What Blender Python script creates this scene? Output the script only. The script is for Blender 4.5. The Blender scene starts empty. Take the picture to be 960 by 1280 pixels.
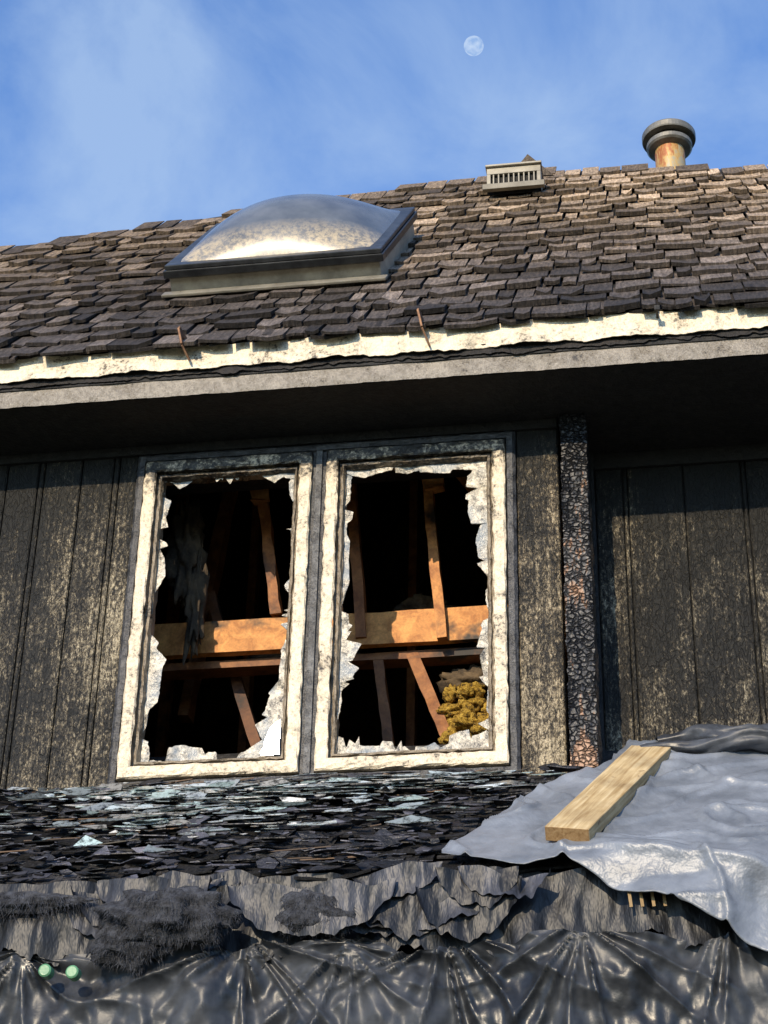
import bpy, math, random
from mathutils import Vector, Matrix, noise
rnd = random.Random(7)
scene = bpy.context.scene
scene.view_settings.view_transform = 'Standard'
scene.view_settings.look = 'None'
scene.view_settings.exposure = 0

# ------------------------------------------------------------------ helpers
def empty(name):
    e = bpy.data.objects.new(name, None)
    bpy.context.collection.objects.link(e)
    return e

class MB:
    def __init__(s): s.v=[]; s.f=[]; s.c=[]; s.m=[]
    def add(s, vs, fs, col=(1,1,1), mi=0):
        b=len(s.v); s.v+= [tuple(v) for v in vs]
        for f in fs:
            s.f.append([b+i for i in f]); s.c.append(col); s.m.append(mi)
    def box(s, x0,x1,y0,y1,z0,z1,col=(1,1,1),mi=0):
        s.add([(x0,y0,z0),(x1,y0,z0),(x1,y1,z0),(x0,y1,z0),(x0,y0,z1),(x1,y0,z1),(x1,y1,z1),(x0,y1,z1)],
              [(0,3,2,1),(4,5,6,7),(0,1,5,4),(1,2,6,5),(2,3,7,6),(3,0,4,7)],col,mi)
    def beam(s,a,b,w,h,up=(0,0,1),col=(1,1,1),mi=0,seg=1,jit=0.0,taper=1.0):
        a=Vector(a);b=Vector(b);d=(b-a).normalized();up=Vector(up)
        side=d.cross(up).normalized();u=side.cross(d).normalized()
        vs=[];fs=[]
        for i in range(seg+1):
            t=i/seg;p=a.lerp(b,t);k=1+(taper-1)*t
            for sx,sz in ((-1,-1),(1,-1),(1,1),(-1,1)):
                j=Vector((rnd.uniform(-jit,jit),rnd.uniform(-jit,jit),rnd.uniform(-jit,jit)))
                vs.append(p+side*sx*w/2*k+u*sz*h/2*k+j)
        for i in range(seg):
            for k in range(4):
                fs.append((i*4+k,i*4+(k+1)%4,(i+1)*4+(k+1)%4,(i+1)*4+k))
        fs.append((3,2,1,0));n=seg*4;fs.append((n,n+1,n+2,n+3))
        s.add(vs,fs,col,mi)
    def obj(s,name,mats,parent=None,smooth=False,solid=0,bevel=0):
        me=bpy.data.meshes.new(name);me.from_pydata(s.v,[],s.f)
        if not isinstance(mats,(list,tuple)): mats=[mats]
        for m in mats: me.materials.append(m)
        at=me.color_attributes.new("tint",'FLOAT_COLOR','CORNER')
        data=[]
        for f,c in zip(s.f,s.c):
            data+= [c[0],c[1],c[2],1.0]*len(f)
        at.data.foreach_set("color",data)
        me.polygons.foreach_set("material_index",s.m)
        me.polygons.foreach_set("use_smooth",[smooth]*len(s.f))
        me.update()
        o=bpy.data.objects.new(name,me);bpy.context.collection.objects.link(o)
        if solid:
            m=o.modifiers.new("s",'SOLIDIFY');m.thickness=solid;m.offset=0
        if bevel:
            m=o.modifiers.new("b",'BEVEL');m.width=bevel;m.segments=2;m.limit_method='ANGLE'
        if parent: o.parent=parent
        return o

class NT:
    def __init__(s,name):
        s.mat=bpy.data.materials.new(name);s.mat.use_nodes=True
        s.nt=s.mat.node_tree;s.nt.nodes.clear()
        s.out=s.nt.nodes.new("ShaderNodeOutputMaterial")
        s.g=s.nt.nodes.new("ShaderNodeNewGeometry")
    def n(s,t,ins=None,**pr):
        nd=s.nt.nodes.new(t)
        for k,v in pr.items(): setattr(nd,k,v)
        for k,v in (ins or {}).items():
            if isinstance(v,bpy.types.NodeSocket): s.nt.links.new(v,nd.inputs[k])
            else: nd.inputs[k].default_value=v
        return nd
    def pos(s,sc=(1,1,1),loc=(0,0,0)):
        return s.n("ShaderNodeMapping",{"Vector":s.g.outputs["Position"],"Scale":sc,"Location":loc}).outputs[0]
    def noise(s,scale,detail=4,rough=.6,sc=(1,1,1),dist=0,loc=(0,0,0)):
        return s.n("ShaderNodeTexNoise",{"Vector":s.pos(sc,loc),"Scale":scale,"Detail":min(detail,4),"Roughness":rough,"Distortion":dist}).outputs[0]
    def vor(s,scale,sc=(1,1,1),feature='DISTANCE_TO_EDGE',wob=.05):
        w=s.n("ShaderNodeTexNoise",{"Vector":s.pos(sc),"Scale":scale*.7,"Detail":1.0})
        a=s.n("ShaderNodeVectorMath",{0:w.outputs["Color"],1:(wob,wob,wob)},operation='MULTIPLY')
        b=s.n("ShaderNodeVectorMath",{0:s.pos(sc),1:a.outputs[0]},operation='ADD')
        return s.n("ShaderNodeTexVoronoi",{"Vector":b.outputs[0],"Scale":scale},feature=feature).outputs["Distance"]
    def ramp(s,f,stops):
        r=s.n("ShaderNodeValToRGB",{"Fac":f});e=r.color_ramp.elements
        while len(e)<len(stops): e.new(.5)
        for el,(p,c) in zip(e,stops):
            el.position=p; el.color=(c[0],c[1],c[2],1) if isinstance(c,(tuple,list)) else (c,c,c,1)
        return r.outputs[0]
    def math(s,op,a,b=0.0,clamp=False):
        return s.n("ShaderNodeMath",{0:a,1:b},operation=op,use_clamp=clamp).outputs[0]
    def mix(s,f,a,b,bt='MIX'):
        nd=s.nt.nodes.new("ShaderNodeMix");nd.data_type='RGBA';nd.blend_type=bt
        for i,v in ((0,f),(6,a),(7,b)):
            if isinstance(v,bpy.types.NodeSocket): s.nt.links.new(v,nd.inputs[i])
            elif i==0: nd.inputs[0].default_value=v
            else: nd.inputs[i].default_value=(v[0],v[1],v[2],1)
        return nd.outputs[2]
    def axis(s,ax,a,b):
        sp=s.n("ShaderNodeSeparateXYZ",{0:s.g.outputs["Position"]}).outputs[ax]
        return s.n("ShaderNodeMapRange",{0:sp,1:a,2:b,3:0.0,4:1.0}).outputs[0]
    def tint(s):
        return s.n("ShaderNodeVertexColor",layer_name="tint").outputs[0]
    def bump(s,h,st,dist=.01,prev=None):
        d={"Height":h,"Strength":st,"Distance":dist}
        if prev is not None: d["Normal"]=prev
        return s.n("ShaderNodeBump",d).outputs[0]
    def done(s,col,rough=.8,bump=None,metal=0.0,spec=.5,**kw):
        d={"Base Color":col if isinstance(col,bpy.types.NodeSocket) else (col[0],col[1],col[2],1),"Roughness":rough,"Metallic":metal,"Specular IOR Level":spec}
        if bump is not None: d["Normal"]=bump
        p=s.n("ShaderNodeBsdfPrincipled",d)
        s.nt.links.new(p.outputs[0],s.out.inputs[0]);return s.mat

# ------------------------------------------------------------------ materials
def m_siding():
    s=NT("charred_siding")
    blot=s.noise(2.2,4,.66,(1,1,.55))
    streak=s.noise(10,4,.75,(4.5,4.5,.18))
    fine=s.noise(62,4,.95,(1.15,1.15,.62))
    cr=s.vor(50,(1.0,1.0,.45),wob=.05)
    a=s.math('MULTIPLY',blot,.80);a=s.math('ADD',a,s.math('MULTIPLY',streak,.36));a=s.math('ADD',a,s.math('MULTIPLY',fine,.95))
    a=s.math('SUBTRACT',a,.415)
    a=s.math('SUBTRACT',a,s.math('MULTIPLY',s.axis(2,5.0,5.70),.15))  # char deepens upward, with some eave shade painted into the colour
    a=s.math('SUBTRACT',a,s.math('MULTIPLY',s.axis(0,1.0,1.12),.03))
    c=s.ramp(a,[(.54,(.008,.008,.007)),(.61,(.036,.032,.025)),(.67,(.16,.136,.098)),(.78,(.54,.48,.36))])
    crk=s.ramp(cr,[(0,.6),(.10,1)])
    c=s.mix(1.0,c,crk,'MULTIPLY')
    c=s.mix(1.0,c,s.tint(),'MULTIPLY')
    h=s.math('ADD',s.math('MULTIPLY',s.math('MINIMUM',cr,.12),1.4),s.math('MULTIPLY',fine,.5))
    return s.done(c,.58,s.bump(h,.9,.020))
def m_cracked():
    s=NT("alligator_charred_wood")
    cr=s.vor(40,(1,1,1.35),wob=.03);fine=s.noise(80,3,.7);bl=s.noise(5,4,.7,(2.6,1,.7))
    a=s.math('ADD',s.math('MULTIPLY',bl,.95),s.math('MULTIPLY',fine,.12))
    a=s.math('ADD',a,s.math('MULTIPLY',s.math('SUBTRACT',1.0,s.axis(2,4.30,4.65)),.08))
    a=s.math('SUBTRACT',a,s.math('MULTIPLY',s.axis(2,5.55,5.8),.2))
    c=s.ramp(a,[(.46,(.010,.010,.012)),(.53,(.045,.044,.044)),(.575,(.12,.115,.11)),(.605,(.30,.17,.10)),(.7,(.46,.29,.19))])
    c=s.mix(1.0,c,s.ramp(cr,[(0,.06),(.10,1)]),'MULTIPLY')
    h=s.math('ADD',s.math('MINIMUM',cr,.18),s.math('MULTIPLY',fine,.04))
    return s.done(c,.45,s.bump(h,1.0,.06))
def m_char(name="char",base=(.012,.012,.013),hi=(.05,.047,.045),rough=.7,sc=30,scv=(1,1,1),b=.8):
    s=NT(name)
    f=s.noise(sc,4,.7,scv);c=s.ramp(f,[(.4,base),(.7,hi)])
    c=s.mix(1.0,c,s.tint(),'MULTIPLY')
    return s.done(c,rough,s.bump(f,b,.02))
def m_shake():
    s=NT("cedar_shake")
    g=s.noise(16,4,.78,(5,.7,.7));f=s.noise(48,3,.8);big=s.noise(1.3,3,.6)
    c=s.mix(1.0,s.tint(),s.ramp(g,[(.3,.35),(.5,1.0),(.70,2.1)]),'MULTIPLY')
    c=s.mix(1.0,c,s.ramp(big,[(.35,.65),(.65,1.4)]),'MULTIPLY')
    ash=s.ramp(f,[(.55,0),(.68,1)])
    c=s.mix(s.math('MULTIPLY',ash,.5),c,s.mix(1.0,s.tint(),(3.2,2.9,2.4),'MULTIPLY'))
    h=s.math('ADD',g,s.math('MULTIPLY',f,.3))
    return s.done(c,.75,s.bump(h,.9,.014),spec=.3)
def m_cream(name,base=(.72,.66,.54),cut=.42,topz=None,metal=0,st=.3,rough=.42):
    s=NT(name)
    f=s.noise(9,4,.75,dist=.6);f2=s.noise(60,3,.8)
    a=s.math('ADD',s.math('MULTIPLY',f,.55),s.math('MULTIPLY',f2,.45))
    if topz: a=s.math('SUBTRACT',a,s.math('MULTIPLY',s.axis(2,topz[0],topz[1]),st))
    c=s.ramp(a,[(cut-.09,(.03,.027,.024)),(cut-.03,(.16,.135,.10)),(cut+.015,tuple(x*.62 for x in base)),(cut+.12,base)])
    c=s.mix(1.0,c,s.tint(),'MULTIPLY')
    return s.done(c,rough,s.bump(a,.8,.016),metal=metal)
def m_flake():
    s=NT("crazed_window_glass")
    f=s.noise(34,4,.8);f2=s.noise(7,3,.6)
    c=s.ramp(f,[(.36,(.05,.045,.04)),(.46,(.26,.24,.20)),(.56,(.52,.47,.38)),(.70,(.76,.70,.58))])
    c=s.mix(s.ramp(f2,[(.48,0),(.6,.75)]),c,(.20,.24,.28))
    return s.done(c,.22,s.bump(f,.7,.008))
def m_clear():
    s=NT("clear_glass_shard")
    return s.done((.25,.26,.25),.07,spec=1.0)
def m_shards():
    s=NT("fallen_glass")
    f=s.noise(35,4,.75)
    c=s.mix(1.0,s.tint(),s.ramp(f,[(.38,.12),(.54,1.0)]),'MULTIPLY')
    return s.done(c,.12,s.bump(f,.3,.006),spec=.8)
def m_wood(name,c1,c2,char=0.0,sc=(1,1,1)):
    s=NT(name)
    g=s.noise(14,4,.6,sc,dist=.8);f=s.noise(90,3,.7,sc);bl=s.noise(4.5,4,.6)
    c=s.ramp(g,[(.35,c1),(.65,c2)])
    c=s.mix(1.0,c,s.ramp(f,[(.3,.75),(.7,1.15)]),'MULTIPLY')
    if char: c=s.mix(s.ramp(bl,[(.63-char*.2,0),(.74-char*.2,1)]),c,(.03,.02,.014))
    c=s.mix(1.0,c,s.tint(),'MULTIPLY')
    return s.done(c,.65,s.bump(g,.4,.006))
def m_plank():
    s=NT("fresh_lumber")
    d=Vector((.27,.695,.56)).normalized()
    al=s.n("ShaderNodeVectorMath",{0:s.g.outputs["Position"],1:tuple(d)},operation='DOT_PRODUCT').outputs["Value"]
    sp=s.n("ShaderNodeVectorMath",{0:tuple(d),3:s.math('MULTIPLY',al,-.94)},operation='SCALE')
    q=s.n("ShaderNodeVectorMath",{0:s.g.outputs["Position"],1:sp.outputs[0]},operation='ADD').outputs[0]
    g=s.n("ShaderNodeTexNoise",{"Vector":q,"Scale":70.0,"Detail":4.0,"Roughness":.6,"Distortion":.4}).outputs[0]
    bl=s.noise(7,3,.6);kn=s.noise(26,2,.5)
    c=s.ramp(g,[(.32,(.32,.22,.10)),(.5,(.47,.36,.20)),(.68,(.58,.48,.30))])
    c=s.mix(1.0,c,s.ramp(bl,[(.35,(.72,.68,.64)),(.65,(1.08,1.05,1.0))]),'MULTIPLY')
    c=s.mix(s.ramp(kn,[(.68,0),(.74,.7)]),c,(.14,.08,.04))
    c=s.mix(1.0,c,s.tint(),'MULTIPLY')
    return s.done(c,.7,s.bump(g,.4,.004))
def m_tarp():
    s=NT("silver_tarp_fabric")
    f=s.noise(3.2,4,.75);w=s.noise(9,4,.6)
    c=s.ramp(f,[(.32,(.095,.11,.135)),(.68,(.23,.255,.30))])
    return s.done(c,.42,s.bump(w,.4,.03),metal=.05)
def m_plastic(name="black_plastic",c1=(.014,.016,.020),c2=(.055,.060,.070),rough=.36,b=.25):  # default grey-blue has atmospheric haze lifted into the base colour
    s=NT(name)
    w=s.noise(14,4,.6)
    mottle=s.noise(3.5,4,.75)
    c=s.ramp(mottle,[(.4,c1),(.66,c2)])
    c=s.mix(1.0,c,s.tint(),'MULTIPLY')
    return s.done(c,s.ramp(mottle,[(.3,rough*.8),(.7,rough*1.5)]),s.bump(w,b,.012),spec=.4)
def m_metal(name,c1,c2,rough=.45,metal=.6):
    s=NT(name);f=s.noise(10,4,.7)
    c=s.ramp(f,[(.35,c1),(.65,c2)]);c=s.mix(1.0,c,s.tint(),'MULTIPLY')
    return s.done(c,rough,s.bump(f,.15,.005),metal=metal)

SID=m_siding();CRK=m_cracked();CHAR=m_char();SHK=m_shake()
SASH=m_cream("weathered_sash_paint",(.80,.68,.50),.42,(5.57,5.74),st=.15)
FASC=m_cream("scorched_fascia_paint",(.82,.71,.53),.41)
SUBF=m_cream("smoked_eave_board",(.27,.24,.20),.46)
FLK=m_flake();CLR=m_clear();SHD=m_shards()
ORW=m_wood("scorched_framing_lumber",(.40,.15,.03),(.72,.33,.09),.30,(1,1,1))
LUM=m_wood("splintered_wood",(.48,.36,.18),(.64,.51,.30),0,(5,.7,.7))
TARP=m_tarp();PLA=m_plastic()
FELT=m_char("burnt_felt",(.007,.008,.010),(.038,.040,.048),.5,8,(1.6,1,.6),.6)
DEB=m_char("charred_debris_flakes",(.009,.010,.012),(.050,.051,.060),.5,14)
ROOM=m_char("sooty_interior",(.02,.013,.008),(.10,.065,.035),.9,8)

house=empty("burned_house")

# ------------------------------------------------------------------ walls
SOFZ=5.845
w=MB()
def panel(x0,x1,z0,z1,y,grooves,tn=(1,1,1),t=.02):
    xs=[x0]+sorted(g for g in grooves if x0<g<x1)+[x1]
    for a,b in zip(xs[:-1],xs[1:]):
        k=rnd.uniform(.8,1.2);g=.003
        vs=[];ins=.005
        for z in (z0,z1):
            vs+=[(a+g,y+t,z),(a+g,y+.006,z),(a+g+ins,y,z),(b-g-ins,y,z),(b-g,y+.006,z),(b-g,y+t,z)]
        fs=[(i,i+1,i+7,i+6) for i in range(5)]
        w.add(vs,fs,tuple(c*k for c in tn))
    w.box(x0,x1,y+t,y+.10,z0,z1,(.15,.15,.15))
gl=[-.86-.163*i for i in range(26)]+[-.885-.163*i*2 for i in range(13)]
panel(-5,-.778,4.22,SOFZ,0,gl,(1.1,1.06,.97))
panel(.80,.972,4.22,SOFZ,0,[],(1.1,1.03,.92))
w.box(-.778,.80,.004,.10,5.797,SOFZ,(.3,.3,.3))
w.box(-.778,.80,.004,.10,4.1,4.295,(.3,.3,.3))
panel(1.10,5.0,4.22,SOFZ,.30,[1.215,1.235,1.465,1.70,1.72,1.93,2.16,2.4,2.63,2.86,3.1,3.33,3.56,3.8,4.1,4.4,4.7],(.80,.79,.76))
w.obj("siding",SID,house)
w=MB()
w.box(-5,.97,-.018,-.001,5.800,SOFZ-.003,(.3,.3,.3))
w.box(1.10,5,.28,.298,5.77,SOFZ-.003,(.3,.3,.3))
w.obj("frieze_board",CHAR,house)
w=MB()
def rough_post(mb,x0,x1,y0,y1,z0,z1,col=(1,1,1),j=.004,seg=60):
    vs=[];fs=[];nx=12
    for i in range(seg+1):
        z=z0+(z1-z0)*i/seg
        row=[(x0,y1)]+[(x0+(x1-x0)*k/nx,y0) for k in range(nx+1)]+[(x1,y1)]
        for (x,y) in row:
            e=.006*noise.noise(Vector((x*40,1,z*25)))+.004*noise.noise(Vector((x*90,5,z*70)))
            vs.append((x+(e if x in (x0,x1) else 0),y+e,z))
    m=nx+3
    for i in range(seg):
        for k in range(m-1): fs.append((i*m+k,i*m+k+1,(i+1)*m+k+1,(i+1)*m+k))
    mb.add(vs,fs,col)
rough_post(w,.984,1.088,-.045,.28,4.2,SOFZ-.005,seg=150)
w.obj("corner_post",CRK,house)
w=MB()
w.box(1.055,1.082,-.02,.30,4.2,SOFZ-.008,(.5,.5,.5))
w.box(1.082,1.10,.24,.32,4.2,SOFZ-.008,(.5,.5,.5))
w.obj("return_wall",CHAR,house)

w=MB()
w.box(-5,5,-.36,.4,SOFZ,SOFZ+.02,(.4,.4,.4))
w.obj("soffit",CHAR,house)
w=MB()
for xx in (-2.6,2.05):
    poly=[(.1,4.1),(3.2,4.1),(3.2,7.3),(1.3,7.3),(.1,6.5)]
    w.add([(xx,y,z) for y,z in poly]+[(xx+.05,y,z) for y,z in poly],[(0,1,2,3,4),(9,8,7,6,5)])
w.box(-2.6,2.1,3.2,3.3,4.1,7.4);w.box(-2.6,2.1,.1,3.3,4.05,4.15)
w.obj("attic_room",ROOM,house)
w=MB()
w.box(-5,5,-.60,-.55,0,3.62);w.box(-5,-4.95,-.55,6,0,5.9);w.box(4.95,5,-.55,6,0,5.9);w.box(-5,5,6,6.05,0,5.9)
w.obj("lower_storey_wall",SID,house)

# ------------------------------------------------------------------ roof
YE,ZE=-.40,6.065
CO,SI=.640,.768
def roofp(x,s,h): return (x,YE+s*CO-h*SI,ZE+s*SI+h*CO)
prof=[(-6,6.80),(-2.11,7.79),(-1.12,8.09),(-.25,8.33),(.28,8.44),(.87,8.52),(1.3,8.42),(2.04,8.16),(5.2,7.1)]
def ztop(x):
    for (a,za),(b,zb) in zip(prof[:-1],prof[1:]):
        if a<=x<=b: return za+(zb-za)*(x-a)/(b-a)
    return 7
w=MB()
for (a,za),(b,zb) in zip(prof[:-1],prof[1:]):
    a=max(a,-5.1);b=min(b,5.1);za=ztop(a);zb=ztop(b)
    sa=(za+.06-ZE)/SI;sb=(zb+.06-ZE)/SI
    A=roofp(a,0,0);B=roofp(b,0,0);Cc=roofp(b,sb,-.01);D=roofp(a,sa,-.01)
    w.add([A,B,Cc,D,(a,6.1,5.9),(b,6.1,5.9)],[(0,1,2,3),(3,2,5,4)],(.4,.4,.4))
zl=ztop(-5.1)+.06;zr=ztop(5.1)+.06
w.add([roofp(-5.1,0,0),roofp(-5.1,(zl-ZE)/SI,-.01),(-5.1,6.1,5.9)],[(0,1,2)])
w.add([roofp(5.1,0,0),roofp(5.1,(zr-ZE)/SI,-.01),(5.1,6.1,5.9)],[(0,2,1)])
w.obj("roof_deck",CHAR,house)
w=MB()
def shake(mb,x0,x1,s,L,t,tn,h0=.012,pf=roofp,warp=0,skew=.006,bt=.5):
    xm=(x0+x1)/2+rnd.uniform(-.2,.2)*(x1-x0)
    ds0=rnd.uniform(-skew,skew);ds1=rnd.uniform(-skew,skew);dm=(ds0+ds1)/2+rnd.uniform(-.006,.006)
    hA=h0+rnd.uniform(0,warp);hB=h0+rnd.uniform(0,warp);hM=h0+rnd.uniform(-.2,.6)*warp
    vs=[pf(x0,s+ds0,hA),pf(xm,s+dm,hM),pf(x1,s+ds1,hB),
        pf(x0,s+ds0+.003,hA+t),pf(xm,s+dm+.003,hM+t*rnd.uniform(.8,1.15)),pf(x1,s+ds1+.003,hB+t),
        pf(x0,s+L,0.0),pf(x1,s+L,0.0),pf(x0,s+L,.004),pf(x1,s+L,.004)]
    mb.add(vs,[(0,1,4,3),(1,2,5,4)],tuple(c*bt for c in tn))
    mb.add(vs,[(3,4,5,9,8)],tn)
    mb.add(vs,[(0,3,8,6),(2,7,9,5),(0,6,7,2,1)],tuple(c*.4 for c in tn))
EXP=.165
for i in range(-1,24):
    x=-5.1+rnd.uniform(0,.1)
    s0=max(i,0)*EXP-.03-(.0 if i>=0 else -.006)
    while x<5.1:
        wd=rnd.choice([.07,.09,.12,.14,.16,.20])*rnd.uniform(.9,1.1)
        s=s0+rnd.uniform(-.026,.026)+.025*noise.noise(Vector((x*.8,i,0)))
        zz=ZE+s*SI
        if zz<ztop(x+wd/2)-.08:
            k=rnd.choice([.45,.7,1,1,1.3,1.8])
            u=min(1,max(0,(zz-6.15)/1.3));v=min(1,max(0,(x+1.5)/2.6))
            b=.050+.115*u*(.32+.68*v)
            tn=(b*k*(1.16+.16*u),b*k*(.97+.01*u),b*k*(.86-.20*u))
            top=zz>ztop(x+wd/2)-.22
            shake(w,x+.002,x+wd-rnd.uniform(.003,.014),s,.27,rnd.uniform(.008,.024),tn,h0=(.004 if top else .010) if i>=0 else -.006,warp=.006 if top else .015,skew=.014)
        x+=wd
w.obj("roof_shakes",SHK,house)

def ragged_strip(mb,x0,x1,zt,zb,y,amp,step=.012,seed=0,fold=.0,col=(1,1,1),yw=.004):
    n=int((x1-x0)/step);vs=[];fs=[]
    for i in range(n+1):
        x=x0+(x1-x0)*i/n
        nz=noise.noise(Vector((x*3,seed,0)))*.8+noise.noise(Vector((x*11,seed,3)))*.9+noise.noise(Vector((x*40,seed,7)))*.6
        b=zb+amp*nz
        yo=yw*noise.noise(Vector((x*5,seed,9)))*2+yw*.8*noise.noise(Vector((x*21,seed,9)))
        ym=yw*noise.noise(Vector((x*7,seed,29)))*1.5
        vs+=[(x,y+yo,zt),(x,y+ym,zt*.6+b*.4),(x,y+yo*1.5-.002,zt*.2+b*.8),(x,y+yo-fold*(.5+.5*noise.noise(Vector((x*8,seed,1)))),b)]
    for i in range(n):
        for k in range(3): fs.append((i*4+k,i*4+k+1,i*4+k+5,i*4+k+4))
    mb.add(vs,fs,col)
w=MB();ragged_strip(w,-5,5,6.062,5.95,-.396,.010,seed=1,fold=.012,yw=.008);w.obj("fascia",FASC,house,solid=.003)
w=MB();w.box(-5,5,-.378,-.375,5.92,6.055,(.5,.5,.5));ragged_strip(w,-5,5,6.04,5.930,-.384,.016,seed=5,fold=.004,col=(.5,.42,.38));w.obj("charred_fascia_core",CHAR,house)
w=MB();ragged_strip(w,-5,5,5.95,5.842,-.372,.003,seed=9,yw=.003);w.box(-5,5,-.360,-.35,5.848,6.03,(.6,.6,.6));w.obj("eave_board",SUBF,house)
RUST=m_metal("rusty_steel",(.10,.05,.03),(.30,.17,.09),.6,.5)
w=MB()
for x,l in ((-.50,.075),(.475,.09),(-2.2,.08)):
    w.beam((x-.012,-.47,6.10),(x+.004,-.46,6.05-l*.3),.030,.010,(1,0,.2));w.beam((x+.004,-.46,6.05-l*.3),(x+.03,-.42,6.05-l),.028,.008,(1,0,.2))
    w.beam((x-.012,-.47,6.10),(x-.002,-.38,6.10),.028,.008,(1,0,0))
w.obj("gutter_hanger_straps",RUST,house,bevel=.002)
w=MB();w.beam((1.40,-.46,6.03),(1.40,-.38,6.035),.010,.010);w.beam((1.40,-.47,6.03),(1.40,-.455,6.03),.022,.02);w.obj("gutter_spike",CHAR,house)

# ------------------------------------------------------------------ windows
def sweep(mb,x0,x1,z0,z1,profile,col=(1,1,1),step=.03,j=.0015):
    cor=[(x0,z0,1,1),(x1,z0,-1,1),(x1,z1,-1,-1),(x0,z1,1,-1)]
    for k in range(4):
        a=cor[k];b=cor[(k+1)%4];L=math.hypot(b[0]-a[0],b[1]-a[1]);n=max(2,int(L/step))
        vs=[];m=len(profile)
        for i in range(n+1):
            t=i/n;e=0 if i in (0,n) else j
            for d,y in profile:
                pa=(a[0]+a[2]*d,a[1]+a[3]*d);pb=(b[0]+b[2]*d,b[1]+b[3]*d)
                vs.append((pa[0]+(pb[0]-pa[0])*t+rnd.uniform(-e,e),y+rnd.uniform(-e,e),pa[1]+(pb[1]-pa[1])*t+rnd.uniform(-e,e)))
        fs=[(i*m+q,(i+1)*m+q,(i+1)*m+q+1,i*m+q+1) for i in range(n) for q in range(m-1)]
        mb.add(vs,fs,col)
def interp(pts,t):
    if t<=pts[0][0]: return pts[0][1]
    for (a,va),(b,vb) in zip(pts[:-1],pts[1:]):
        if a<=t<=b: return va+(vb-va)*(t-a)/(b-a) if b>a else vb
    return pts[-1][1]
def jag(mb,side,x0,x1,z0,z1,pts,seed,y=.012,amp=.015):
    """broken glass left along one side of the opening. pts: (t along side 0..1, protrusion m)"""
    L=(z1-z0) if side in 'LR' else (x1-x0);vs=[];fs=[]
    r=random.Random(seed)
    ks=[];t=0.0;cur=0
    while t<1.0:
        base=interp(pts,t)
        cur=.55*cur+r.gauss(0,.7)
        if r.random()<.18: cur=-1.6
        if r.random()<.12: cur=1.8
        ks.append((t,max(-.010,base+cur*amp)))
        if r.random()<.25:
            cur=r.uniform(-1.5,1.2);ks.append((min(1,t+.003/L),max(-.010,base+cur*amp)))
        t=ks[-1][0]+r.choice([.006,.012,.025,.045,.08])/L*r.uniform(.7,1.3)
    ks.append((1.0,interp(pts,1)))
    n=int(L/.004)
    for i in range(n+1):
        t=i/n
        p=interp(ks,t)+.003*noise.noise(Vector((t*L*70,seed,2)))
        k=noise.noise(Vector((t*L*14,seed,0)))
        yy=y+.014*noise.noise(Vector((t*L*9,seed,5)))
        inn=-.014
        for q,(d,dy) in enumerate(((inn,0),(max(inn,p*.5-.004),-.006*k),(p,-.014*k))):
            if side=='L': vs.append((x0+d,yy+dy,z0+L*t))
            if side=='R': vs.append((x1-d,yy+dy,z0+L*t))
            if side=='B': vs.append((x0+L*t,yy+dy,z0+d))
            if side=='T': vs.append((x0+L*t,yy+dy,z1-d))
    for i in range(n):
        for q in range(2): fs.append((i*3+q,i*3+q+1,i*3+q+4,i*3+q+3))
    mb.add(vs,fs)
w=MB()
sweep(w,-.778,.80,4.298,5.797,[(0,.02),(0,-.012),(.012,-.022),(.034,-.022),(.040,-.008),(.040,.06)],(.9,.9,.95))
w.box(-.031,.024,-.014,.08,4.338,5.757,(.9,.9,.95));w.box(-.016,.009,-.026,-.014,4.338,5.757,(1.6,1.6,1.6))
w.box(-.80,.82,-.045,.02,4.283,4.297,(.6,.55,.5))
w.obj("window_outer_frame",m_char("scorched_frame",(.02,.02,.021),(.10,.10,.10),.5,20),house)
sashes=[(-.737,-.034,4.343,5.752),(.028,.758,4.343,5.752)]
w=MB()
for (a,b,c,d) in sashes:
    sweep(w,a,b,c,d,[(0,.03),(0,-.030),(.006,-.036),(.022,-.037),(.044,-.036),(.050,-.030)],j=.0030)
    sweep(w,a,b,c,d,[(.050,-.030),(.050,-.006),(.060,-.006),(.062,-.018),(.070,-.018),(.074,-.006),(.076,.0),(.076,.04)],(.30,.28,.26),j=.003)
w.obj("window_sash_frames",SASH,house)
fl=MB()
P=.076
a,b,c,d=sashes[0];a+=P;b-=P;c+=P;d-=P
jag(fl,'L',a,b,c,d,[(0,.02),(.1,.005),(.25,.03),(.35,.06),(.42,.04),(.46,.0),(.6,.004),(.7,.015),(.8,.005),(.95,.008),(1,.01)],1)
jag(fl,'R',a,b,c,d,[(0,.03),(.05,.05),(.12,.085),(.2,.075),(.26,.015),(.5,.0),(.7,.004),(.9,-.002),(1,.0)],2)
jag(fl,'B',a,b,c,d,[(0,.01),(.1,.02),(.3,.05),(.4,.04),(.55,.01),(.7,.015),(.8,.045),(.9,.05),(1,.06)],3)
jag(fl,'T',a,b,c,d,[(0,.0),(.3,.02),(.6,.0),(1,.02)],4)
a,b,c,d=sashes[1];a+=P;b-=P;c+=P;d-=P
jag(fl,'L',a,b,c,d,[(0,.02),(.1,.0),(.25,.04),(.35,.07),(.42,.02),(.6,.0),(.7,.022),(.8,.015),(.9,.02),(1,.01)],5)
jag(fl,'R',a,b,c,d,[(0,.01),(.15,.02),(.3,.04),(.42,.0),(.55,.01),(.68,.02),(.72,.05),(.85,.06),(1,.06)],6)
jag(fl,'B',a,b,c,d,[(0,.05),(.3,.045),(.5,.02),(.8,.055),(1,.05)],7)
jag(fl,'T',a,b,c,d,[(0,.03),(.2,.01),(.5,.02),(.8,.015),(1,.05)],8)
fl.obj("broken_glass_edges",FLK,house,solid=.004)
w=MB()
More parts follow.
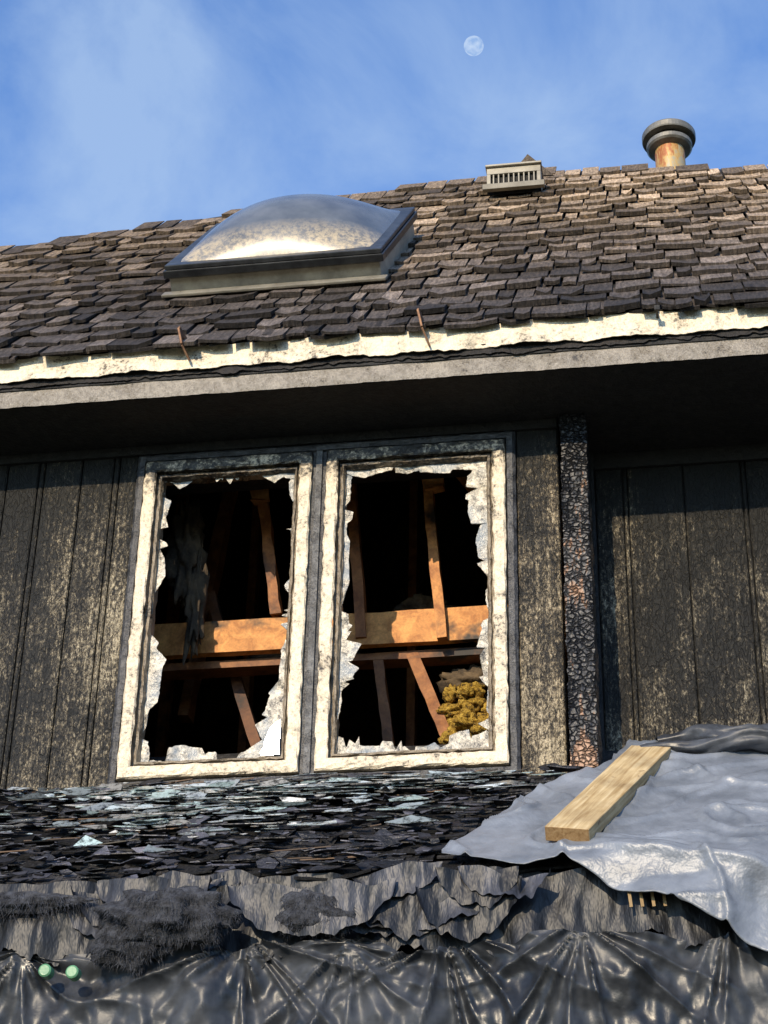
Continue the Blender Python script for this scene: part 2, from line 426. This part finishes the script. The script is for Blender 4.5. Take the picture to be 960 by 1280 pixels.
w.add([(x,-.022+.0025*(x+.14),z) for x,z in ((-.112,4.42),(-.112,4.56),(-.125,4.555),(-.150,4.53),(-.158,4.51),(-.168,4.48),(-.172,4.45),(-.185,4.43),(-.18,4.42))],[tuple(range(9))])
w.obj("clear_glass_shard",CLR,house)
# ------------------------------------------------------------------ interior framing
w=MB()
w.beam((-1.2,.52,5.19),(1.3,.52,5.20),.04,.15,seg=20,jit=.003)
w.beam((-1.2,.60,5.085),(1.3,.60,5.095),.09,.035,seg=10,jit=.003,col=(.35,.3,.3))
w.beam((-.375,.46,6.0),(-.27,.50,5.28),.045,.05,(0,1,0),seg=12,jit=.004,col=(.5,.42,.4))
w.beam((.365,.44,6.0),(.44,.49,5.12),.042,.06,(0,1,0),seg=12,jit=.003,col=(.85,.8,.8))
w.beam((.60,.44,5.98),(.44,.46,6.1),.05,.05,(0,1,0),seg=4,col=(.6,.6,.6))
w.beam((.44,.5,6.05),(.70,.5,5.65),.05,.05,(0,1,0),seg=6,jit=.003,col=(.9,.9,.9))
w.beam((.02,.5,6.0),(.10,.52,5.15),.045,.06,(0,1,0),seg=10,jit=.004,col=(.5,.4,.4))
w.beam((-.62,.7,5.5),(-.30,.75,4.55),.045,.07,(0,1,0),seg=10,jit=.004,col=(.22,.17,.17))
w.beam((.30,.58,5.10),(.46,.62,4.70),.05,.06,(0,1,0),seg=8,jit=.003,col=(.5,.42,.38))
w.beam((.16,.58,5.08),(.22,.60,4.62),.04,.05,(0,1,0),seg=8,jit=.003,col=(.3,.25,.25))
w.beam((-1.2,.62,4.63),(1.3,.62,4.64),.05,.09,seg=16,jit=.004,col=(.35,.3,.3))
w.beam((-.60,.9,6.3),(-.75,.9,5.0),.05,.09,(0,1,0),seg=10,jit=.005,col=(.3,.26,.26))
w.beam((-.5,1.3,6.6),(.7,1.3,6.7),.05,.14,seg=10,jit=.005,col=(.6,.5,.5))
for i in range(6):
    w.beam((-1.1+.4*i,.35,6.72),(-1.1+.4*i,1.5,8.05),.04,.14,(0,0,1),col=(.7,.6,.6))
    w.beam((-1.05+.4*i,1.6,7.4),(-1.05+.4*i,1.6,4.2),.04,.09,(0,1,0),col=(.5,.4,.4))
w.beam((.40,.42,5.88),(.41,.43,5.80),.09,.05,(0,1,0),seg=3,jit=.008);w.beam((-.36,.42,5.88),(-.35,.43,5.80),.07,.05,(0,1,0),seg=3,jit=.008,col=(.5,.5,.5))
w.obj("roof_framing",ORW,house)
def blob(mb,c,r,seed,amp=.35,fr=3.0,col=(1,1,1),nu=40,nv=24,hi=1.0):
    vs=[];fs=[]
    for j in range(nv+1):
        th=math.pi*j/nv
        for i in range(nu):
            ph=2*math.pi*i/nu
            d=Vector((math.sin(th)*math.cos(ph),math.sin(th)*math.sin(ph),math.cos(th)))
            k=1+amp*noise.noise(d*fr+Vector((seed,0,0)))*1.5+amp*.5*hi*noise.noise(d*fr*3+Vector((seed,5,0)))+amp*.25*hi*noise.noise(d*fr*8+Vector((seed,9,0)))
            vs.append((c[0]+d.x*r[0]*k,c[1]+d.y*r[1]*k,c[2]+d.z*r[2]*k))
    for j in range(nv):
        for i in range(nu): fs.append((j*nu+i,(j+1)*nu+i,(j+1)*nu+(i+1)%nu,j*nu+(i+1)%nu))
    mb.add(vs,fs,col)
YEL=NT("yellow_insulation_fiber");f=YEL.noise(40,4,.85);YELM=YEL.done(YEL.ramp(f,[(.38,(.07,.04,.008)),(.48,(.46,.27,.03)),(.62,(.75,.50,.09))]),.95,YEL.bump(f,1.0,.04))
w=MB()
for k in range(24):
    blob(w,(.55+rnd.uniform(-.10,.09),.56+rnd.uniform(-.03,.06),4.81+rnd.uniform(-.12,.11)),(rnd.uniform(.03,.055),.04,rnd.uniform(.025,.05)),k,.35,2.0,nu=24,nv=16,hi=.6)
w.obj("yellow_insulation_batt",YELM,house,smooth=True)
w=MB();blob(w,(.55,.66,5.0),(.13,.06,.06),5,.3,3,(1.8,1.9,1.9));blob(w,(-.66,.4,5.55),(.07,.05,.22),8,.5,3,(1.2,1.3,1.4));blob(w,(-.60,.4,5.3),(.04,.04,.22),18,.5,3,(1.2,1.3,1.4))
blob(w,(-.25,1.0,5.35),(.25,.08,.12),28,.4,3,(1.5,1.4,1.4));blob(w,(.30,.9,5.45),(.12,.08,.08),38,.4,3,(1.5,1.5,1.4))
w.obj("sooty_insulation",ROOM,house,smooth=True)

# ------------------------------------------------------------------ lower roof
LM=.85;LC=1/math.sqrt(1+LM*LM);LS=LM*LC
def lowp(x,s,h):
    return (x,-s*LC-h*LS,4.285-s*LS+h*LC)
w=MB()
w.add([lowp(-5,-.55,-.02),lowp(5,-.55,-.02),lowp(5,.92,-.02),lowp(-5,.92,-.02)],[(0,3,2,1)])
w.obj("lower_roof_deck",CHAR,house)
w=MB()
def lowpf(x,s,h): return lowp(x,.95-s,h)
for i in range(0,15):
    x=-5
    while x<5:
        wd=rnd.uniform(.05,.3)
        if rnd.random()<.88:
            k=rnd.choice([.35,.55,.8,1.2,2.0]);b=.017
            tn=(b*k,b*k*.98,b*k*1.06)
            shake(w,x,x+wd-rnd.uniform(-.02,.02),i*.064+rnd.uniform(-.05,.045),.17,rnd.uniform(.003,.009),tn,h0=.004,pf=lowpf,warp=.035 if x<.5 else .012,skew=.035)
        x+=wd
w.obj("burnt_lower_shingles",SHK,house)
def shard(mb,x,s,r,h,tn,stretch=2.6,tilt=1.0):
    n=rnd.randint(4,7);a0=rnd.uniform(0,6.28);vs=[]
    tx=rnd.uniform(-.12,.12)*tilt;ts=rnd.uniform(-.25,.45)*tilt
    for i in range(n):
        a=a0+6.283*i/n+rnd.uniform(-.45,.45);rr=r*rnd.uniform(.35,1.3)
        dx=math.cos(a)*rr*stretch;dy=math.sin(a)*rr
        vs.append(lowp(x+dx,s+dy,h+tx*dx*.3+ts*dy+abs(ts)*rr))
    mb.add(vs,[tuple(range(n))],tn)
def under_tarp(x,s): return x>.52 and s>.90-(x-.52)*1.75
w=MB()
for k in range(1500):
    x=rnd.uniform(-1.8,1.0);s=rnd.uniform(0,.97);q=rnd.choice([.3,.5,1,1.6,2.4,3.2])
    if under_tarp(x,s): continue
    shard(w,x,s,rnd.choice([.004,.007,.012,.02,.03]),.032+rnd.uniform(0,.02),(q*.95,q*.93,q),rnd.uniform(1,3),1.6)
w.obj("charred_debris",DEB,house,solid=.003)
w=MB()
for k in range(680):
    cl=rnd.random()
    if cl<.30: x=rnd.gauss(-.40,.20);s=.22+abs(rnd.gauss(.10,.13))
    elif cl<.5: x=rnd.gauss(-.55,.25);s=.08+abs(rnd.gauss(.03,.05))
    elif cl<.80: x=rnd.gauss(.28,.28);s=.08+abs(rnd.gauss(.06,.08))
    else: x=rnd.uniform(-1.2,.95);s=rnd.uniform(.03,.6)
    s=min(s,.75)
    k2=rnd.choice([.2,.4,.6,.9,1.2])
    tn=rnd.choice([(.42,.50,.54),(.50,.56,.60),(.38,.49,.49),(.62,.62,.60)])
    if under_tarp(x,s): continue
    shard(w,x,s,rnd.choice([.005,.007,.011,.016,.024,.034]),.050+rnd.uniform(0,.014),tuple(c*k2 for c in tn))
w.obj("fallen_glass_shards",SHD,None,solid=.002)
w=MB()
for k in range(90):
    x=rnd.uniform(-1.3,.9);s=rnd.uniform(.0,.9);l=rnd.uniform(.04,.30);a=rnd.gauss(0,.2)
    if k>50: s=rnd.uniform(.0,.06)
    if under_tarp(x+l,s): continue
    p=lowp(x,s,.035);q=lowp(x+l*math.cos(a),s+l*math.sin(a)*.5,.035+rnd.uniform(0,.02))
    w.beam(p,q,.004,.004,col=rnd.choice([(.03,.03,.03),(.10,.07,.06),(.06,.06,.06),(.18,.12,.09),(.03,.03,.03)]))
w.obj("charred_wood_splinters",LUM)

# ------------------------------------------------------------------ torn felt layers and black plastic
def sheet(mb,x0,x1,zt,zb,y,amp,seed,nx=300,nz=40,ragb=.05,ragt=.0,col=(1,1,1),gather=None,tpow=1.0,flare=0,endtaper=False,zs=2.2):
    vs=[];fs=[]
    for i in range(nx+1):
        u=i/nx;x=x0+(x1-x0)*u
        rb=ragb*(noise.noise(Vector((x*3,seed,0)))+.7*noise.noise(Vector((x*13,seed,1)))+.35*noise.noise(Vector((x*45,seed,2))))
        rt=ragt*(noise.noise(Vector((x*2.5,seed,8)))+.5*noise.noise(Vector((x*9,seed,9))))
        zb_=zb
        if endtaper: zb_=zt+(zb-zt)*(math.sin(math.pi*u)**.5)
        for j in range(nz+1):
            t=(j/nz)**tpow;z=zt+rt+(zb_+rb-zt-rt)*t
            fr=noise.fractal(Vector((x*3.5,z*zs,seed)),.8,2.0,4)
            yy=y+amp*fr-flare*t*t*(.4+noise.noise(Vector((x*4,seed,4))))
            if gather:
                for gx,gz,k,am in gather:
                    dx=x-gx;dz=gz-z
                    if abs(dx)>1.0 or dz>1.2: continue
                    r=math.hypot(dx,dz)
                    ang=math.atan2(dx,dz+.02)
                    fall=math.exp(-(r/.42)**2)*min(1,r/.06)
                    wob=noise.noise(Vector((ang*2.3,gx*7,r*1.5)))*3.5
                    q=abs(math.sin(ang*k+wob))
                    yy+=am*fall*(q**.6-.6)*(.6+.9*noise.noise(Vector((ang*3,gx,0))))
            vs.append((x,yy,z))
    for i in range(nx):
        for j in range(nz):
            a=i*(nz+1)+j;fs.append((a,a+1,a+nz+2,a+nz+1))
    mb.add(vs,fs,col)
w=MB()
sheet(w,-3,3,3.68,3.42,-.745,.06,11,nx=560,nz=26,ragb=.08,ragt=.02,col=(.7,.7,.7),flare=.04,zs=1.2)
for k in range(18):
    xc=rnd.uniform(-1.5,.85);wd_=rnd.uniform(.10,.30);zt=rnd.uniform(3.60,3.69)
    sheet(w,xc-wd_,xc+wd_,zt,zt-rnd.uniform(.08,.20),-.78-rnd.uniform(0,.02),.05,30+k,nx=60,nz=16,ragb=.045,ragt=.05,col=(lambda q:(q,q,q*1.06))(rnd.choice([.4,.8,1.2,1.8])),flare=.03,endtaper=True,zs=1.2)
sheet(w,-3,3,3.66,3.30,-.70,.02,17,nx=420,nz=12,ragb=.03,col=(.4,.4,.4))
w.obj("burnt_roofing_felt",FELT,house,smooth=True)
w=MB()
gath=[(-.02,3.46,8,.07),(.62,3.46,9,.07),(-.75,3.42,7,.05),(1.05,3.46,8,.06),(1.5,3.5,8,.05),(2.1,3.5,9,.05),(-1.7,3.5,9,.05),(.32,3.42,7,.05)]
sheet(w,-2.4,2.6,3.44,1.2,-.80,.05,23,nx=620,nz=170,ragb=.03,ragt=.06,gather=gath,tpow=1.7)
w.obj("black_plastic_sheet",PLA,None,smooth=True)
w=MB()
GRN=m_plastic("green_cap",(.09,.24,.13),(.14,.34,.19),.35)
for (x,z) in ((-.640,3.355),(-.550,3.348)):
    vs=[];n=24
    for r,dy in ((0.0,-.006),(.016,-.006),(.021,-.002),(.022,.03)):
        for i in range(n): vs.append((x+math.cos(i*6.283/n)*r,-.868+dy,z+math.sin(i*6.283/n)*r))
    w.add(vs,[(j*n+i,j*n+(i+1)%n,(j+1)*n+(i+1)%n,(j+1)*n+i) for j in range(3) for i in range(n)])
w.obj("green_cap_nails",GRN,None,smooth=False)
FIB=m_char("charred_fiber",(.012,.013,.017),(.055,.060,.075),.85,30)
def fluff(mb,c,r,seed,n=2600,L=.035,col=(1,1,1)):
    blob(mb,c,r,seed,.30,2.2,col,56,32)
    for k in range(n):
        d=Vector((rnd.gauss(0,1),rnd.gauss(0,1),rnd.gauss(0,1))).normalized()
        kk=1+.30*noise.noise(d*2.2+Vector((seed,0,0)))*1.5
        p=Vector((c[0]+d.x*r[0]*kk,c[1]+d.y*r[1]*kk,c[2]+d.z*r[2]*kk))
        q=p+Vector((d.x*.4+rnd.uniform(-.5,.5),d.y*.5-.15,d.z*.2-.7+rnd.uniform(-.3,.3)))*L*rnd.uniform(.3,1)
        sd=Vector((rnd.uniform(-1,1),rnd.uniform(-.3,.3),rnd.uniform(-.5,.5))).normalized()*.0011
        k2=rnd.uniform(.6,2.0)
        mb.add([p-sd,p+sd,q],[(0,1,2)],tuple(x*k2 for x in col))
w=MB()
fluff(w,(-.26,-.85,3.52),(.20,.07,.09),1,5000)
fluff(w,(-.38,-.83,3.44),(.12,.05,.07),2,2500)
fluff(w,(.22,-.80,3.54),(.13,.03,.07),4,1500)
fluff(w,(-.84,-.80,3.60),(.26,.035,.035),7,2000,L=.06)
w.obj("charred_insulation_wads",FIB,None,smooth=True)

# ------------------------------------------------------------------ silver tarp on the right
EDGE=.97
def tarpp(x,s,h):
    if s<=EDGE: return Vector(lowp(x,s,h))
    e=s-EDGE
    p=Vector(lowp(x,EDGE,h));k=min(e/.10,1)
    return p+Vector((0,-e*(.62-.35*k),-e*(.70+.25*k)))
st=[(.60,.87),(.72,.62),(.84,.36),(.95,.20),(1.08,.06),(1.14,.0),(1.2,-.20),(1.5,-.24),(2.8,-.24)]
sb=[(.60,.895),(.70,.95),(.85,.985),(1.0,.99),(1.12,1.05),(1.25,1.13),(1.4,1.22),(1.6,1.31),(2.0,1.37),(2.8,1.42)]
w=MB();nx=300;ny=170;vs=[];fs=[]
for i in range(nx+1):
    x=.60+2.2*i/nx;a=interp(st,x);b=interp(sb,x)
    for j in range(ny+1):
        s=a+(b-a)*j/ny
        h=.056+.014*noise.fractal(Vector((x*2.6,s*2.6,2)),1.1,2.0,4)+.022*abs(noise.noise(Vector((x*2.2+s*3,s*1.2-x*1.5,5))))
        n1=noise.noise(Vector((x*3-s*2,s*2+x*1.0,8)));n2=noise.noise(Vector((x*1.5+s*5,s*1-x*3,18)))
        h+=.016*math.exp(-(n1/.07)**2)+.014*math.exp(-(n2/.06)**2)
        fo=math.exp(-(((s-.98)-(x-1.35)*.35)/.05)**2)*.035*min(1,max(0,(x-1.0)/.2))
        h+=fo
        if s>EDGE: h+=.03*math.sin((x*7+s*9)+2*noise.noise(Vector((x*3,s*3,1))))*min(1,(s-EDGE)/.12)
        vs.append(tarpp(x+.012*noise.noise(Vector((s*6,x,3)))+.006*noise.noise(Vector((s*25,x,3))),s+.018*noise.noise(Vector((x*7,4,j*.02)))+.004*noise.noise(Vector((x*30,4,j*.02))),h))
for i in range(nx):
    for j in range(ny):
        a=i*(ny+1)+j;fs.append((a,a+1,a+ny+2,a+ny+1))
w.add(vs,fs)
w.obj("silver_tarp",TARP,None,smooth=True,solid=.003)
w=MB()
def tube(mb,pts,r,seed,nu=24,col=(1,1,1)):
    n=len(pts);vs=[];fs=[]
    for i,p in enumerate(pts):
        p=Vector(p);t=(Vector(pts[min(i+1,n-1)])-Vector(pts[max(i-1,0)])).normalized()
        s1=t.cross(Vector((0,0,1))).normalized();u=s1.cross(t)
        for k in range(nu):
            a=6.283*k/nu;rr=r*(1+.5*noise.noise(Vector((i*.25,math.cos(a)*1.6+seed,math.sin(a)*1.6)))+.2*noise.noise(Vector((i*.5,math.cos(a)*4+seed,math.sin(a)*4))))*(math.sin(math.pi*(i+.3)/(n-.4))**.35)
            vs.append(p+s1*math.cos(a)*rr*1.3+u*math.sin(a)*rr)
    for i in range(n-1):
        for k in range(nu): fs.append((i*nu+k,i*nu+(k+1)%nu,(i+1)*nu+(k+1)%nu,(i+1)*nu+k))
    mb.add(vs,fs,col)
tube(w,[(1.30+.025*i,.08+.02*math.sin(i*.45),4.45+.012*math.sin(i*.35)) for i in range(60)],.055,3)
tube(w,[(1.24+.025*i,-.04+.02*math.sin(i*.3),4.375+.01*math.sin(i*.5)) for i in range(60)],.038,8)
w.obj("black_tarp_roll",m_plastic("dark_tarp",(.025,.028,.034),(.08,.09,.11),.4),None,smooth=True)
w=MB()
for k in range(4): w.beam((1.20+.035*k,-.80,3.575),(1.205+.035*k,-.80,3.525),.010,.006,(0,1,0),col=(.5,.42,.32))
w.obj("lath_slats",LUM,house)

# ------------------------------------------------------------------ lumber
w=MB()
A=Vector((1.008,-.725,3.795));B=Vector((1.280,-.03,4.36))
nrm=Vector((0,-LS,LC))
w.beam(A,B,.150,.050,nrm,seg=14,jit=.0006)
w.c[-2]=(.55,.45,.36)
w.obj("lumber_plank",m_plank(),None,bevel=.003)

# ------------------------------------------------------------------ skylight
sky=empty("skylight")
SX0,SX1=-.735,.215;SS0=(6.69-ZE)/SI;SS1=SS0+.86
SK=.07
def bx(mb,x0,x1,s0,s1,h0,h1,col=(1,1,1)):
    vs=[roofp(x+SK*(s-SS0),s,h) for h in (h0,h1) for x,s in ((x0,s0),(x1,s0),(x1,s1),(x0,s1))]
    mb.add(vs,[(0,3,2,1),(4,5,6,7),(0,1,5,4),(1,2,6,5),(2,3,7,6),(3,0,4,7)],col)
w=MB();bx(w,SX0,SX1,SS0,SS1,-.02,.105);bx(w,SX0-.03,SX1+.03,SS0-.06,SS0-.002,.03,.045,(.7,.7,.7))
w.obj("curb",m_metal("aged_flashing",(.22,.20,.16),(.38,.35,.28),.5,.1),sky,bevel=.004)
w=MB()
def ring(mb,x0,x1,s0,s1,wd,h0,h1,col=(1,1,1)):
    bx(mb,x0,x1,s0,s0+wd,h0,h1,col);bx(mb,x0,x1,s1-wd,s1,h0,h1,col)
    bx(mb,x0,x0+wd,s0+wd,s1-wd,h0,h1,col);bx(mb,x1-wd,x1,s0+wd,s1-wd,h0,h1,col)
ring(w,SX0-.02,SX1+.02,SS0-.02,SS1+.02,.07,.107,.142,(1,1,1));ring(w,SX0-.012,SX1+.012,SS0-.012,SS1+.012,.06,.144,.165,(1.6,1.6,1.6))
w.obj("frame",m_metal("bronze_anodised_frame",(.03,.032,.036),(.07,.075,.08),.35,.7),sky,bevel=.004)
w=MB();vs=[];fs=[];n=48
for i in range(n+1):
    for j in range(n+1):
        u=i/n*2-1;v=j/n*2-1
        h=.160+.18*((1-abs(u)**2.1)*(1-abs(v)**2.3))**.85
        s_=SS0+.03+(SS1-SS0-.06)*j/n
        vs.append(roofp(SX0+.03+(SX1-SX0-.06)*i/n+SK*(s_-SS0),s_,h))
for i in range(n):
    for j in range(n): a=i*(n+1)+j;fs.append((a,a+n+1,a+n+2,a+1))
w.add(vs,fs)
s=NT("acrylic_dome");f=s.noise(34,4,.8);f3=s.noise(5,4,.6)
hz=s.axis(2,6.86,7.10)
base=s.mix(s.math('MULTIPLY',s.ramp(hz,[(.15,1),(.7,0)]),s.ramp(f,[(.40,.15),(.58,.9)])),s.ramp(f3,[(.35,(.07,.085,.11)),(.65,(.13,.145,.17))]),(.50,.41,.27))
DOME=s.done(base,s.ramp(hz,[(0,.34),(.8,.17)]),s.bump(f,.08,.004),spec=.6)
w.obj("dome",DOME,sky,smooth=True)

# ------------------------------------------------------------------ roof vent & pipe
rv=empty("roof_vent");TAN=m_metal("tan_vent_metal",(.20,.18,.14),(.32,.295,.235),.5,.1)
w=MB()
x0,x1=.575,.855;yf=1.13;zb=8.02;zt=8.15
w.box(x0,x1,yf,yf+.02,zt-.04,zt);w.box(x0,x1,yf,yf+.02,zb,zb+.02)
w.box(x0,x0+.02,yf,yf+.02,zb+.02,zt-.04);w.box(x1-.02,x1,yf,yf+.02,zb+.02,zt-.04)
w.add([(x0,yf+.02,zb-.03),(x0,yf+.02,zt),(x0,yf+.20,zt)],[(0,1,2)]);w.add([(x1,yf+.02,zb-.03),(x1,yf+.02,zt),(x1,yf+.20,zt)],[(0,2,1)])
w.box(x0-.006,x1+.006,yf-.015,yf+.22,zt+.002,zt+.014)
w.box(x0-.02,x1+.02,yf-.03,yf-.002,zb-.03,zb+.004,(.6,.6,.6))
for i in range(9):
    x=x0+.035+i*(x1-x0-.07)/8;w.box(x-.004,x+.004,yf+.003,yf+.017,zb+.02,zt-.04)
w.obj("louvered_box",TAN,rv,bevel=.002)
w=MB();w.box(x0+.005,x1-.005,yf+.022,yf+.024,zb-.03,zt-.005,(.3,.3,.3));w.obj("dark_screen",CHAR,rv)
vp=empty("vent_pipe")
def lathe(mb,cx,cy,pr,n=48,col=(1,1,1)):
    vs=[(cx+r*math.cos(6.2832*i/n),cy+r*math.sin(6.2832*i/n),z) for r,z in pr for i in range(n)]
    mb.add(vs,[(j*n+i,j*n+(i+1)%n,(j+1)*n+(i+1)%n,(j+1)*n+i) for j in range(len(pr)-1) for i in range(n)],col)
PX,PY=1.53,1.72
s=NT("rusted_galvanised_pipe");f=s.noise(11,4,.8,(1,1,.35));c=s.ramp(f,[(.40,(.34,.31,.22)),(.49,(.48,.31,.10)),(.58,(.34,.11,.03))])
w=MB();lathe(w,PX,PY,[(.082,8.10),(.082,8.72)]);w.obj("pipe",s.done(c,.5,s.bump(f,.2,.005),metal=.1),vp,smooth=True)
w=MB();lathe(w,PX,PY,[(.083,8.655),(.115,8.665),(.125,8.675),(.125,8.70),(.112,8.705),(.09,8.70)])
lathe(w,PX,PY,[(.10,8.735),(.145,8.728),(.148,8.735),(.148,8.765),(.142,8.775),(.11,8.80),(.07,8.825),(.03,8.836),(.0,8.838)])
lathe(w,PX,PY,[(.10,8.69),(.10,8.75)],col=(.15,.15,.15))
w.obj("cap",m_metal("galvanised_cap",(.11,.105,.09),(.24,.23,.20),.5,.3),vp,smooth=False)
w=MB();w.add([(.66,1.50,8.40),(.90,1.50,8.38),(.76,1.52,8.56),(.80,1.7,8.56),(.70,1.7,8.4),(.9,1.7,8.4)],[(0,1,2),(1,5,3,2),(0,2,3,4)],(.09,.07,.05));w.obj("ridge_cap",SHK,house)

# ------------------------------------------------------------------ ground
s=NT("grass_ground");f=s.noise(.8,4,.7);f2=s.noise(14,4,.7)
c=s.mix(f2,s.ramp(f,[(.4,(.05,.07,.025)),(.6,(.10,.09,.055))]),(.03,.04,.015))
GR=s.done(c,.9,s.bump(f2,.6,.03))
w=MB();w.add([(-1500,-1500,0),(1500,-1500,0),(1500,1500,0),(-1500,1500,0)],[(0,1,2,3)]);w.obj("ground",GR)

# ------------------------------------------------------------------ light
SUN=Vector((-.226,-1,.4376)).normalized()
ld=bpy.data.lights.new("sun",'SUN');ld.energy=5.0;ld.angle=math.radians(.5);ld.color=(1,.82,.58)
lo=bpy.data.objects.new("sun",ld);bpy.context.collection.objects.link(lo)
lo.rotation_euler=SUN.to_track_quat('Z','Y').to_euler()
elev=math.asin(SUN.z);az=math.atan2(SUN.x,SUN.y)
wd=bpy.data.worlds.new("World");scene.world=wd;wd.use_nodes=True
nt=wd.node_tree;nt.nodes.clear()
out=nt.nodes.new("ShaderNodeOutputWorld");bg=nt.nodes.new("ShaderNodeBackground");bg.inputs[1].default_value=.14
sk=nt.nodes.new("ShaderNodeTexSky");sk.sky_type='NISHITA';sk.sun_disc=False;sk.sun_elevation=elev;sk.sun_rotation=az
sk.ozone_density=2.0;sk.dust_density=.6
gn=nt.nodes.new("ShaderNodeMix");gn.data_type='RGBA';gn.blend_type='MULTIPLY';gn.inputs[0].default_value=1;gn.inputs[7].default_value=(1.0,1.45,2.05,1)
tc=nt.nodes.new("ShaderNodeTexCoord");mp=nt.nodes.new("ShaderNodeMapping");mp.inputs["Scale"].default_value=(1.4,1,2.4);mp.inputs["Rotation"].default_value=(.2,-.5,.3);mp.inputs["Location"].default_value=(.15,.1,.6)
nz=nt.nodes.new("ShaderNodeTexNoise");nz.inputs["Scale"].default_value=3.6;nz.inputs["Detail"].default_value=7;nz.inputs["Roughness"].default_value=.60;nz.inputs["Distortion"].default_value=.4
rp=nt.nodes.new("ShaderNodeValToRGB");rp.color_ramp.elements[0].position=.38;rp.color_ramp.elements[1].position=.68;rp.color_ramp.elements[1].color=(.62,.62,.62,1)
mx=nt.nodes.new("ShaderNodeMix");mx.data_type='RGBA';mx.inputs[7].default_value=(3.4,4.6,6.4,1)
L=nt.links.new
L(tc.outputs["Generated"],mp.inputs[0]);L(mp.outputs[0],nz.inputs[0]);L(nz.outputs[0],rp.inputs[0]);L(rp.outputs[0],mx.inputs[0]);L(sk.outputs[0],gn.inputs[6]);L(gn.outputs[2],mx.inputs[6]);L(mx.outputs[2],bg.inputs[0]);L(bg.outputs[0],out.inputs[0])

# ------------------------------------------------------------------ moon
CAM=Vector((1.38,-6.6,1.6))
bpy.ops.mesh.primitive_uv_sphere_add(segments=48,ring_count=24,radius=12.5,location=CAM+Vector((-200,1778,1706)))
mo=bpy.context.object;mo.name="moon"
for p in mo.data.polygons:p.use_smooth=True
s=NT("moon_surface")
dt=s.n("ShaderNodeVectorMath",{0:s.g.outputs["Normal"],1:tuple(SUN)},operation='DOT_PRODUCT').outputs["Value"]
f=s.noise(.10,3,.5)
em=s.n("ShaderNodeEmission",{"Color":s.ramp(f,[(.38,(.34,.52,.84)),(.58,(.60,.74,.95))]),"Strength":1.0})
tr=s.n("ShaderNodeBsdfTransparent")
mm=s.n("ShaderNodeMixShader",{0:s.ramp(dt,[(.02,0),(.40,.72)]),1:tr.outputs[0],2:em.outputs[0]})  # sunlit phase painted as emission by sun direction, dark side left clear
s.nt.links.new(mm.outputs[0],s.out.inputs[0]);mo.data.materials.append(s.mat)

# ------------------------------------------------------------------ camera
cd=bpy.data.cameras.new("camera");cam=bpy.data.objects.new("camera",cd);bpy.context.collection.objects.link(cam)
R=Matrix(((0.9877,0.0606,0.1442),(0.1552,-0.4964,-0.8541),(0.0198,0.866,-0.4997)))
q=R.to_quaternion();q.normalize()
cam.rotation_mode='QUATERNION';cam.rotation_quaternion=q;cam.location=CAM
cd.sensor_fit='VERTICAL';cd.sensor_height=24;cd.lens=2400/1280*24
cd.clip_start=.05;cd.clip_end=6000
scene.camera=cam
